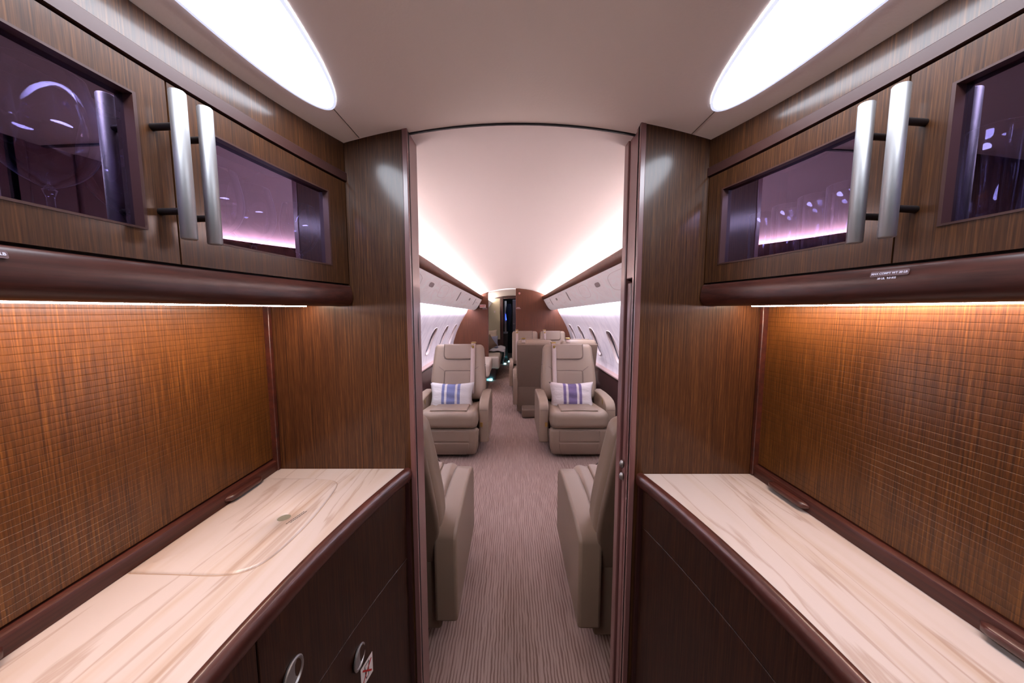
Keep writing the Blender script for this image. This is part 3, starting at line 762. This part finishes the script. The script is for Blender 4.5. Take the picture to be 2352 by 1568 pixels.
# ------------------------------------------------------------------ overhead panels with cove lights
for sd in (-1, 1):
    lab = 'long pale overhead panel with wood rail, on the %s side of the cabin' % ('exit sign' if sd < 0 else 'double seat')
    t = Thing('overhead_panel', lab, 'overhead panel', (XC + sd * .66, 3.6, 1.40))
    ys = [1.0 + 5.395 * i / 14 for i in range(15)]
    def sweep(pts, ya=None, close=True):
        yy = ys if ya is None else ya
        g = G(); g.grid([[(XC + sd * a, y, zs_(b, y)) for a, b in pts] for y in yy], close=close, cap=close); return g
    body = [(.580, 1.612), (.60, 1.575), (.64, 1.505), (.675, 1.455), (.705, 1.428), (.735, 1.418), (.760, 1.424), (.775, 1.45), (.79, 1.52), (.80, 1.615), (.80, 1.632), (.60, 1.640), (.575, 1.636)]
    yb2 = [1.0 + 5.30 * i / 14 for i in range(15)]
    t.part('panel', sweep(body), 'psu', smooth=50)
    rail = [(.581, 1.610), (.571, 1.614), (.560, 1.636), (.556, 1.655), (.556, 1.668), (.561, 1.677), (.569, 1.678), (.574, 1.668), (.582, 1.620)]
    t.part('rail', sweep(rail), 'bulkwood', smooth=50, label='glossy brown wooden rail')
    t.part('cove_light', sweep([(.605, 1.665), (.640, 1.666), (.640, 1.669), (.605, 1.668)], [1.02 + 5.35 * i / 8 for i in range(9)]), 'cove', label='glowing pink white cove light')
    t.part('wash_light', sweep([(.7775, 1.455), (.789, 1.505), (.793, 1.504), (.7815, 1.454)], [1.02 + 5.33 * i / 8 for i in range(9)]), 'wash', label='glowing violet white wash light')
    # fittings on the slanting face: local coordinates along y and down the face
    fa, fb = Vector((.60, 1.575)), Vector((.675, 1.455)); fd = (fb - fa).normalized(); fn = Vector((-fd.y, fd.x)) * -1
    poly = [Vector(q) for q in body[:6]]
    def on_face(y, d, lift=.0015):
        d += .03
        for a0, b0 in zip(poly, poly[1:]):
            L0 = (b0 - a0).length
            if d <= L0 or b0 is poly[-1]: break
            d -= L0
        e = (b0 - a0).normalized(); p = a0 + e * d + Vector((-abs(e.y), -abs(e.x))) * lift
        return (XC + sd * p.x, y, zs_(p.y, y))
    def patch(y0, y1, d0, d1, lift=.0016, rad=.35):
        pts = rr_pts(28, (y1 - y0) / 2, (d1 - d0) / 2, 0); c0, c1 = (y0 + y1) / 2, (d0 + d1) / 2
        g = G(); lp = [on_face(c0 + u, c1 + v, lift) for u, v in pts]; lb = [on_face(c0 + u * 1.04, c1 + v * 1.04, -.002) for u, v in pts]
        g.grid([lb, lp], close=True); g.add(lp, [list(range(28))]); return g
    for y in (2.47, 4.75): t.part('reading_light', patch(y, y + .13, .025, .062), 'greyplastic', label='oval grey reading light')
    for y in (3.84, 5.45): t.part('air_grille', patch(y, y + .06, .0, .115), 'greyplastic', label='slim grey air grille')
    def frame_patch(y0, y1, d0, d1):
        g = G(); w = .0016
        a = rr_pts(28, (y1 - y0) / 2, (d1 - d0) / 2, 0); c0, c1 = (y0 + y1) / 2, (d0 + d1) / 2; k = 1 - w * 2 / (d1 - d0)
        g.grid([[on_face(c0 + u, c1 + v, .0012) for u, v in a], [on_face(c0 + u * k, c1 + v * k, .0012) for u, v in a]], close=True); return g
    for y0, y1 in ((1.75, 2.25), (2.85, 3.2), (4.2, 4.55)): t.part('hatch', frame_patch(y0, y1, .0, .125), 'joint', label='outline of an oxygen hatch')
    for y in (5.75, 5.95): t.part('call_button', patch(y, y + .03, .05, .065), 'greyplastic')

# exit sign at the aft end of the left overhead panel
t = Thing('exit_sign', 'small white lit box sign reading EXIT at the far end of the left overhead panel', 'exit sign', (-.54, 6.36, 1.424))
g = G(); g.rbox((-.540, 6.362, 1.424), (.056, .034, .031), .010); t.part('housing', g, 'white')
g = text_geo('EXIT', .050, frame_mat((-.540, 6.3275, 1.424), (1, 0, 0), (0, 0, 1)), .001); t.part('lettering', g, 'red', label='dark red letters reading EXIT', smooth=0)

# ------------------------------------------------------------------ aft bulkheads
def bulk(name, xa, xb, outer_sd):
    """solid walnut partition from the opening edge to the fuselage wall"""
    sec = [(a, b) for a, b in CE] + [(.81, 1.64)] + WALL[1:] + [(1.12, .0)]
    pts = [(XC + outer_sd * a, zs_(b, YC1)) for a, b in sec]
    e = xa
    if outer_sd > 0: keep = [p for p in pts if p[0] > e]
    else: keep = [p for p in pts if p[0] < e]
    zt = None
    for p, q in zip(pts, pts[1:]):
        if (p[0] - e) * (q[0] - e) <= 0 and zt is None and p[0] != q[0]:
            u = (e - p[0]) / (q[0] - p[0]); zt = p[1] + (q[1] - p[1]) * u
    poly = [(e, 0), (e, zt)] + keep
    g = G(); g.extrude(poly, 'y', YC1, YC1 + .035); return struct(name, g, 'bulkwood', smooth=0)
bulk('wall_aft_left', -.442, None, -1); bulk('wall_aft_right', .085, None, 1)
g = G(); g.box(.079, .085, YC1 - .004, YC1 + .04, 0, 1.752); struct('trim_aft_right', g, 'jamb')
g = G(); g.box(-.442, -.437, YC1 - .004, YC1 + .04, 0, 1.70); struct('trim_aft_left', g, 'jambdark')
# no smoking roundel + small placards
t = Thing('no_smoking_sign', 'tiny round white no smoking sign high on the right walnut partition', 'sign', (.148, 6.39, 1.664))
g = G(); g.lathe([(0, 0), (.019, 0), (.020, -.002), (.020, .004)], 24); g.v = [(.148 + x, 6.392 + z, 1.664 + y) for x, y, z in g.v]; t.part('disc', g, 'white')
g = G(); g.lathe([(.013, -.001), (.0165, -.001), (.0165, .001), (.013, .001)], 24); g.v = [(.148 + x, 6.3905 + z, 1.664 + y) for x, y, z in g.v]
g.add([(.148 + a, 6.3885, 1.664 + b) for a, b in ((-.0115, .0085), (-.0085, .0115), (.0115, -.0085), (.0085, -.0115))], [(0, 1, 2, 3)])
t.part('ring', g, 'red', label='red ring with a diagonal bar')
for nm, x, z, lab in (('a', .125, 1.385, 'pair of tiny white text lines on the right walnut partition beside the opening'), ('b', -.505, 1.38, 'pair of tiny white text lines on the left walnut partition below the exit sign')):
    g = G()
    for k, (w, dz) in enumerate(((.03, .012), (.045, -.008))): g.box(x - w, x + w, YC1 - .002, YC1 - .0005, z + dz, z + dz + .006)
    tag(link('text_sign', g, 'mark'), lab, 'placard')

# ------------------------------------------------------------------ aft compartment
Y2 = 8.45
g = G(); g.grid(cabin_rows([(a, b + .03) for a, b in ce], [YC1 + .01]) + cabin_rows([(a, b - .02) for a, b in ce], [YC1 + .036, 7.5, Y2])); struct('ceiling_aft', g, 'ceil2', smooth=60)
for sd in (-1, 1):
    g = G(); g.grid([[(XC + sd * a, y, zs_(b, y)) for a, b in ([(.72, 1.61)] + WALL + [(1.10, 0)])] for y in (YC1 + .036, Y2)]); struct('wall_aft_side_' + SIDE[sd], g, 'side', smooth=60)
t = Thing('overhead_panel', 'short pale overhead panel beyond the left walnut partition', 'overhead panel', (-.6, 7.4, 1.38))
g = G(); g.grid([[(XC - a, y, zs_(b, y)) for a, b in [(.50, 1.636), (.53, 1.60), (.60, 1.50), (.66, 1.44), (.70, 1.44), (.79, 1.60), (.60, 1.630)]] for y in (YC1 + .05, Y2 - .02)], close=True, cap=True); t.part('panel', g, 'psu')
g = G(); g.grid([[(XC - a, y, zs_(b, y)) for a, b in [(.53, 1.6425), (.565, 1.6425), (.565, 1.6445), (.53, 1.6445)]] for y in (YC1 + .08, Y2 - .05)], close=True, cap=True); t.part('cove_light', g, 'hallcove', label='glowing warm cove light')
# end wall with doorway
g = G(); g.box(-1.3, -.275, Y2, Y2 + .03, 0, 1.85); g.box(.115, 1.3, Y2, Y2 + .03, 0, 1.85); g.box(-.275, .115, Y2, Y2 + .03, 1.665, 1.85); struct('wall_end', g, 'jambdark')
g = G(); g.box(-1.2, -.285, Y2 - .012, Y2 - .001, .62, 1.64); struct('trim_panel_end', g, 'creamwall', bevel=.004)
g = G(); g.box(-.272, -.205, Y2 - .03, Y2 + .05, 0, 1.67); g.box(.115, .16, Y2 - .03, Y2 + .05, 0, 1.67); g.box(-.205, .115, Y2 - .03, Y2 + .05, 1.63, 1.67); struct('door_2', g, 'jambdark', bevel=.006)
g = G(); g.box(-.44, -.40, Y2 - .02, Y2 - .012, 1.28, 1.34); tag(link('wall_switch', g, 'white', bevel=.003), 'small white switch plate on the cream end wall panel', 'switch')
g = G(); g.box(-.1, .1, 8.9, 9.6, 1.83, 1.845); tag(link('passage_fill', g, 'hallfill'), 'unseen glowing panel added to brighten the far passage', 'ceiling light')  # hidden emitter added to lift the dark passage, not a known fitting
# dark passage beyond
g = G(); g.box(-.6, -.57, Y2 + .03, 10.6, 0, 1.85); g.box(.5, .53, Y2 + .03, 10.6, 0, 1.85); g.box(-.6, .53, 10.6, 10.63, 0, 1.85); g.box(-.6, .53, Y2 + .03, 10.6, 1.85, 1.88); struct('wall_passage', g, 'black')
t = Thing('passage_cabinet', 'dark cabinet with a pale open shelf on the left of the far passage', 'cabinet', (-.2, 9.0, 0))
g = G(); g.box(-.5, -.10, 9.0, 9.5, 0, .72); t.part('base_unit', g, 'dado', bevel=.005)
g = G(); g.box(-.5, -.10, 8.99, 9.5, .72, .745); t.part('counter_top', g, 'greyplastic')
g = G(); g.box(-.19, -.14, 9.3, 9.5, .745, 1.60); t.part('upright', g, 'white')
g = G(); g.box(-.163, -.135, 9.28, 9.31, 1.08, 1.24); t.part('display', g, 'bluescreen', label='glowing blue display')
t = Thing('hanging_coat', 'dark navy coat hanging in the far passage beside the blue display', 'coat', (-.10, 9.4, .8))
g = G(); rows = []
for i in range(9):
    u = i / 8; z = 1.52 - .72 * u; w = .035 + .045 * math.sin(PI * min(1, u * 1.2 + .12)) ; rows.append([(-.075 + w * math.cos(2 * PI * k / 14), 9.25 + .04 * math.sin(2 * PI * k / 14), z) for k in range(14)])
g.grid(rows, close=True, cap=True); t.part('body', g, 'navy', smooth=60)
t = Thing('passage_door', 'grey door standing open on the right of the far passage', 'door', (.08, 9.1, 0))
g = G(); g.box(.03, .16, 9.1, 9.13, .02, 1.62); t.part('leaf', g, 'hallmetal', bevel=.004)
g = G(); g.tube([(.05, 9.09, .98), (.05, 9.06, .98), (.083, 9.06, .98)], .008, 8); t.part('handle', g, 'steel')
for x, y, lab in ((-.165, 8.37, 'cyan floor light at the left foot of the far doorway'), (-.06, 8.75, 'cyan floor light just inside the far passage'), (-.40, 6.42, 'cyan floor light at the foot of the divan')):
    g = G(); g.rbox((x, y, .014), (.028, .05, .011), .008, n=2); tag(link('floor_light', g, 'cyan'), lab, 'floor light', 'cyan floor lights')

# ------------------------------------------------------------------ divan, pillows, blanket
t = Thing('divan', 'cream upholstered divan on a dark plinth beyond the left walnut partition', 'divan', (-.62, 7.3, 0))
g = G(); g.box(-1.04, -.31, 6.47, 8.3, .0, .22); t.part('plinth', g, 'dado', label='dark plinth')
for k in range(2):
    g = G(); g.rbox((-.62, 6.92 + k * .93, .33), (.385, .455, .12), .04); t.part('seat_cushion', g, 'cream')
g = G(); g.rbox((-.93, 7.38, .62), (.09, .92, .25), .05, fn=lambda x, y, z: (x - (z - .4) * .12 + .0, y, z)); t.part('backrest', g, 'cream')
def pillow(name, c, h, mat, rot, label, cat='pillow'):
    g = G(); n = 18; rows_t = []; rows_b = []
    for i in range(n + 1):
        u = -1 + 2 * i / n; rt = []; rb = []
        for j in range(n + 1):
            v = -1 + 2 * j / n
            e = max(0, (1 - u ** 2) * (1 - v ** 2)) ** .42
            pinch = 1 - .15 * (1 - abs(u) ** 1.5) * abs(v) ** 3
            pu = 1 - .11 * (1 - abs(v) ** 1.5) * abs(u) ** 3
            th = h[1] * e * (1 + .05 * math.sin(7 * u + 3 * v) * math.cos(5 * v) + .05 * math.sin(11 * v + 2 * u))
            rt.append((u * h[0] * pu, -th, v * h[2] * pinch)); rb.append((u * h[0] * pu, th, v * h[2] * pinch))
        rows_t.append(rt); rows_b.append(rb)
    g.grid(rows_t); g.grid(rows_b)
    o = link(name, g, mat, smooth=80); 
    bm = bmesh.new(); bm.from_mesh(o.data); bmesh.ops.remove_doubles(bm, verts=bm.verts, dist=.0005); bmesh.ops.recalc_face_normals(bm, faces=bm.faces); bm.to_mesh(o.data); bm.free()
    o.location = c; o.rotation_euler = rot; return tag(o, label, cat)
pillow('pillow', (-.50, 7.90, .69), (.17, .07, .22), 'cream', (-.35, 0, .1), 'tall cream pillow standing at the far end of the divan')
pillow('pillow', (-.47, 7.68, .62), (.17, .07, .16), 'bluepillow', (-.45, 0, .1), 'blue grey pillow leaning on the cream pillow')
pillow('pillow', (-.50, 7.05, .645), (.17, .06, .15), 'tanpillow', (-.3, -.5, .6), 'brown pillow leaning at a slant on the near part of the divan')
g = G(); rows = []
for i in range(23):
    y = 7.15 + .95 * i / 22; row = []
    for j in range(17):
        u = j / 16
        x = -.58 + .40 * min(u, .8) / .8 + (.022 * math.sin(u * 9) if u > .8 else 0); z = .458 if u < .8 else .458 - (u - .8) * 1.1
        w = .016 * math.sin(9 * y + 6 * u) * math.sin(14 * u + 3 * y) + .012 * math.sin(23 * y + 4 * u)
        row.append((x + (.012 if u > .8 else 0), y, z + .03 + w))
    rows.append(row)
g.grid(rows); o = link('blanket', g, 'blanket', smooth=80); so = o.modifiers.new('solid', 'SOLIDIFY'); so.thickness = .012
tag(o, 'crumpled pale blanket lying over the front of the divan', 'blanket')
t = Thing('side_seat', 'cream cushioned side seat just before the left walnut partition', 'seat', (-.7, 5.9, 0))
g = G(); g.box(-1.04, -.42, 5.45, 6.36, 0, .24); t.part('plinth', g, 'dado')
g = G(); g.rbox((-.70, 5.91, .36), (.335, .46, .115), .05); t.part('seat_cushion', g, 'cream')

# ------------------------------------------------------------------ aircraft seats
def seat_parts(t, hw=.262, ais=-1, outer_arm=True, bh=.292, bt=.262, boxy=False):
    """local coordinates: sitter faces -y, origin on the floor under the cushion"""
    P = lambda nm, g, mat, parent=None, **kw: t.part(nm, g, mat, parent=parent, **kw)
    # pedestal and leg rest
    g = G(); g.rbox(*(((0, .20, .058), (hw * .78, .40, .056), .02) if boxy else ((0, .16, .125), (hw * .72, .30, .124), .02)), n=3); P('base', g, 'shell')
    def lr(x, y, z):
        q = max(0, (.16 - z) / .16)
        return (x * (1 - .16 * q ** 2), y + .05 * q ** 1.5, z)
    g = G(); g.rbox((0, -.22, .16), (hw, .045, .13), .03, fn=lr); lg = P('leg_rest', g, 'leather')
    g = G(); g.rbox((0, -.262, .225), (hw * .70, .010, .052), .009); P('leg_pad', g, 'leather2', parent=lg)
    g = G(); g.rbox((0, -.258, .100), (hw * .70, .010, .062), .009, fn=lambda x, y, z: (x * (1 - .2 * max(0, (.12 - z) / .12)), y + .05 * max(0, (.16 - z) / .16) ** 1.5, z)); P('leg_pad', g, 'leather2', parent=lg)
    # seat cushion
    def cu(x, y, z):
        top = max(0, (z - .34) / .1)
        return (x, y, z + top * (.012 * (1 - (x / hw) ** 2) - .135 * max(0, y + .2) + (.012 if abs(x) > hw * .72 else 0)))
    g = G(); g.rbox((0, .04, .367), (hw, .335, .073), .05, fn=cu, n=12); cs = P('seat_cushion', g, 'leather')
    g = G(); g.rbox((0, .03, .444), (hw * .60, .285, .012), .010, fn=lambda x, y, z: (x * (1 + .25 * max(0, -y + .0)), y, z - .135 * max(0, y + .2) + .010 * (1 - (x / hw) ** 2))); P('cushion_panel', g, 'leather2', parent=cs)
    # backrest, built upright (v up) then reclined
    th = math.radians(15.5); by, bz = .335, .40
    def rec(x, w, v): return (x, by + v * math.sin(th) + w * math.cos(th), bz + v * math.cos(th) - w * math.sin(th))
    L_ = .592
    def bk(x, w, v):
        k = bh + (bt - bh) * max(0, (v - .22) / .37) if not boxy else bh
        if not boxy: k -= .03 * max(0, (.12 - v) / .12)
        xx = x * k / bh
        fr = -.02 * max(0, (abs(x) / bh - .66) / .34) * (1 - max(0, (v - .36) / .2)) if w < 0 else 0
        return rec(xx, w + fr, v)
    g = G(); g.rbox((0, 0, L_ / 2), (bh, .062, L_ / 2), .045, fn=bk, n=12); b = P('backrest', g, 'leather')
    kx = .158 / .262
    g = G(); g.rbox((0, -.062, .507), (bt * kx, .011, .082), .010, fn=lambda x, w, v: rec(x * (1 - .22 * min(1, max(0, (.470 - v) / .045)) ** 2.6), w, v)); P('headrest', g, 'leather2', parent=b)
    g = G(); g.rbox((0, -.060, .185), (bt * .56, .012, .115), .011, fn=lambda x, w, v: rec(x, w + .010 * (abs(x) / bt) ** 2, v)); P('lumbar_pad', g, 'leather2', parent=b)
    # piping lines: round the headrest and from the shoulders to the lumbar pad
    g = G(); hx = bt * kx + .002
    g.tube([rec(-hx, -.065, .588), rec(-hx, -.066, .455), rec(-hx * .95, -.067, .437), rec(-hx * .86, -.067, .4255), rec(-hx * .7, -.067, .422), rec(0, -.067, .420), rec(hx * .7, -.067, .422), rec(hx * .86, -.067, .4255), rec(hx * .95, -.067, .437), rec(hx, -.066, .455), rec(hx, -.065, .588)], .0024, 6)
    lx = bt * .56 + .003
    g.tube([rec(-lx, -.064, .1), rec(-lx, -.066, .28), rec(-lx * .95, -.067, .3015), rec(0, -.069, .304), rec(lx * .95, -.067, .3015), rec(lx, -.066, .28), rec(lx, -.064, .1)], .0024, 6)
    for s in (-1, 1):
        g.tube([rec(s * bh * .985, -.035, .372), rec(s * bh * .90, -.066, .368), rec(s * bh * .72, -.066, .345), rec(s * lx, -.066, .300)], .0018, 6)
    P('piping', g, 'seam', parent=b)
    # rear shell
    g = G(); g.rbox((0, .068, .272), (bh * .99, .016, .30), .014, fn=lambda x, w, v: bk(x, w, v) if v > 0 else rec(x * .93, w, v)); sh = P('back_shell', g, 'shell')
    g = G(); g.rbox((0, by + .052, .20 if boxy else .215), (bh * .97, .022, .17 if boxy else .15), .012, n=3); P('shell_skirt', g, 'shell', parent=sh)
    # arm rests
    for s in ((ais, -ais) if outer_arm else (ais,)):
        x0 = s * (hw + .002); x1 = s * (hw + (.092 if not boxy else .066)); xa, xb2 = min(x0, x1), max(x0, x1)
        prof = [(-.165, .125), (-.165, .432), (-.160, .455), (-.140, .485), (-.10, .508), (-.03, .520), (.15, .522), (.36, .510), (.42, .495), (.44, .47), (.44, .125)]
        g = G(); g.extrude(prof, 'x', xa, xb2); a = P('armrest', g, 'leather', bevel=.013, seg=3, smooth=50)
        g = G(); g.tube([(xa + .008, -.1655, .4315), (xb2 - .008, -.1655, .4315)], .0016, 6); P('arm_seam', g, 'seam', parent=a)
        if not boxy:
            xf = (xa + xb2) / 2 + (-s) * .022
            g = G(); g.box(xf - .012, xf + .012, -.169, -.163, .275, .318); P('arm_catch', g, 'brass', parent=a, bevel=.002)
            if s == -ais:
                g = G(); g.lathe([(0, .003), (.014, .003), (.020, 0)], 16); xi = x0 - s * .001
                g.v = [(xi - s * z, -.03 + xx, .475 + yy * 1.4) for xx, yy, z in g.v]; P('recline_button', g, 'brass', parent=a)
    # shoulder belt
    bx = ais * bt * .58 if not boxy else ais * bt * .62
    g = G(); g.grid([[rec(bx + q * .023, w, v) for q in (-1, 1)] for w, v in ((.055, .585), (.03, .600), (-.01, .601), (-.05, .598), (-.071, .575), (-.078, .50), (-.077, .40), (-.079, .28), (-.090, .15), (-.095, .06))])
    be = P('seat_belt', g, 'belt', smooth=60); so = be.modifiers.new('solid', 'SOLIDIFY'); so.thickness = .003
    g = G()
    A = rec(bx, -.02, .612)
    g.rbox((bx, 0, 0), (.026, .03, .008), .004, n=2); g.v = [(x, A[1] + y, A[2] + z) for x, y, z in g.v]
    P('buckle', g, 'brass', parent=be)
    g = G(); g.rbox((bx - ais * .0, 0, 0), (.012, .004, .014), .003, n=2); A = rec(bx, -.085, .555); g.v = [(x, A[1] + y, A[2] + z) for x, y, z in g.v]; P('belt_tongue', g, 'brass', parent=be)

def copy_tree(o, parent=None):
    c = o.copy(); C.objects.link(c)
    if parent is not None: c.parent = parent; c.matrix_parent_inverse = o.matrix_parent_inverse.copy()
    for ch in list(o.children): copy_tree(ch, c)
    return c
def place(o, x, y, rot, label, group):
    o.location = (x, y, 0); o.rotation_euler = (0, 0, rot); o['label'] = label; o['group'] = group; return o
XR, XL = .608, -.566
tR = Thing('cabin_seat', 'x', 'seat'); seat_parts(tR, ais=-1)
tL = Thing('cabin_seat', 'x', 'seat'); seat_parts(tL, ais=1)
grp = 'single leather club seats'
nearL = copy_tree(tR.o); nearR = copy_tree(tL.o)
place(tR.o, XR, 3.20, 0, 'taupe leather seat facing the camera holding the purple striped cushion', grp)
place(tL.o, XL, 3.20, 0, 'taupe leather seat facing the camera holding the blue striped cushion', grp)
place(nearL, XL, 1.66, PI, 'taupe leather seat turned away, just behind the left door jamb', grp)
place(nearR, XR, 1.63, PI, 'taupe leather seat turned away, just behind the right door jamb', grp)
tC = Thing('cabin_seat', 'x', 'seat'); seat_parts(tC, hw=.205, ais=-1, outer_arm=False, bh=.226, bt=.226, boxy=True)
tA = Thing('cabin_seat', 'x', 'seat'); seat_parts(tA, hw=.205, ais=1, outer_arm=False, bh=.226, bt=.226, boxy=True)
sD = copy_tree(tC.o); sB = copy_tree(tA.o)
for s in (sD, sB):                       # the window-side seats share the arm rest of their neighbour
    for ch in list(s.children):
        if ch.name.startswith('armrest'):
            for q in list(ch.children): bpy.data.objects.remove(q)
            bpy.data.objects.remove(ch)
grp = 'slim double leather seats'
place(tC.o, .235, 5.53, 0, 'slim leather seat facing the camera, next to the aisle in front of the partition', grp)
place(sD, .725, 5.53, 0, 'slim leather seat facing the camera, on the window side in front of the partition', grp)
place(tA.o, .290, 4.72, PI, 'slim leather seat showing its flat tall back beside the aisle', grp)
place(sB, .845, 4.72, PI, 'slim leather seat whose back just shows above the purple cushion seat', grp)

# striped cushions
pillow('cushion', (.603, 3.325, .490), (.224, .080, .144), 'stripe_purple', (-.30, 0, 0), 'white cushion with purple stripes on the right facing seat', 'cushion')
pillow('cushion', (-.600, 3.325, .487), (.224, .080, .144), 'stripe_blue', (-.30, 0, 0), 'white cushion with blue stripes on the left facing seat', 'cushion')

# ------------------------------------------------------------------ world and look
w = bpy.data.worlds.new('daylight'); bpy.context.scene.world = w; w.use_nodes = True
bg = w.node_tree.nodes['Background']; bg.inputs['Color'].default_value = (.72, .86, 1, 1); bg.inputs['Strength'].default_value = 4
sc = bpy.context.scene
sc.view_settings.view_transform = 'Standard'; sc.view_settings.look = 'None'; sc.view_settings.exposure = 0
try:
    sc.cycles.transparent_max_bounces = 32; sc.cycles.max_bounces = 10; sc.cycles.diffuse_bounces = 5; sc.cycles.glossy_bounces = 5
    sc.cycles.sample_clamp_indirect = 6
except Exception: pass
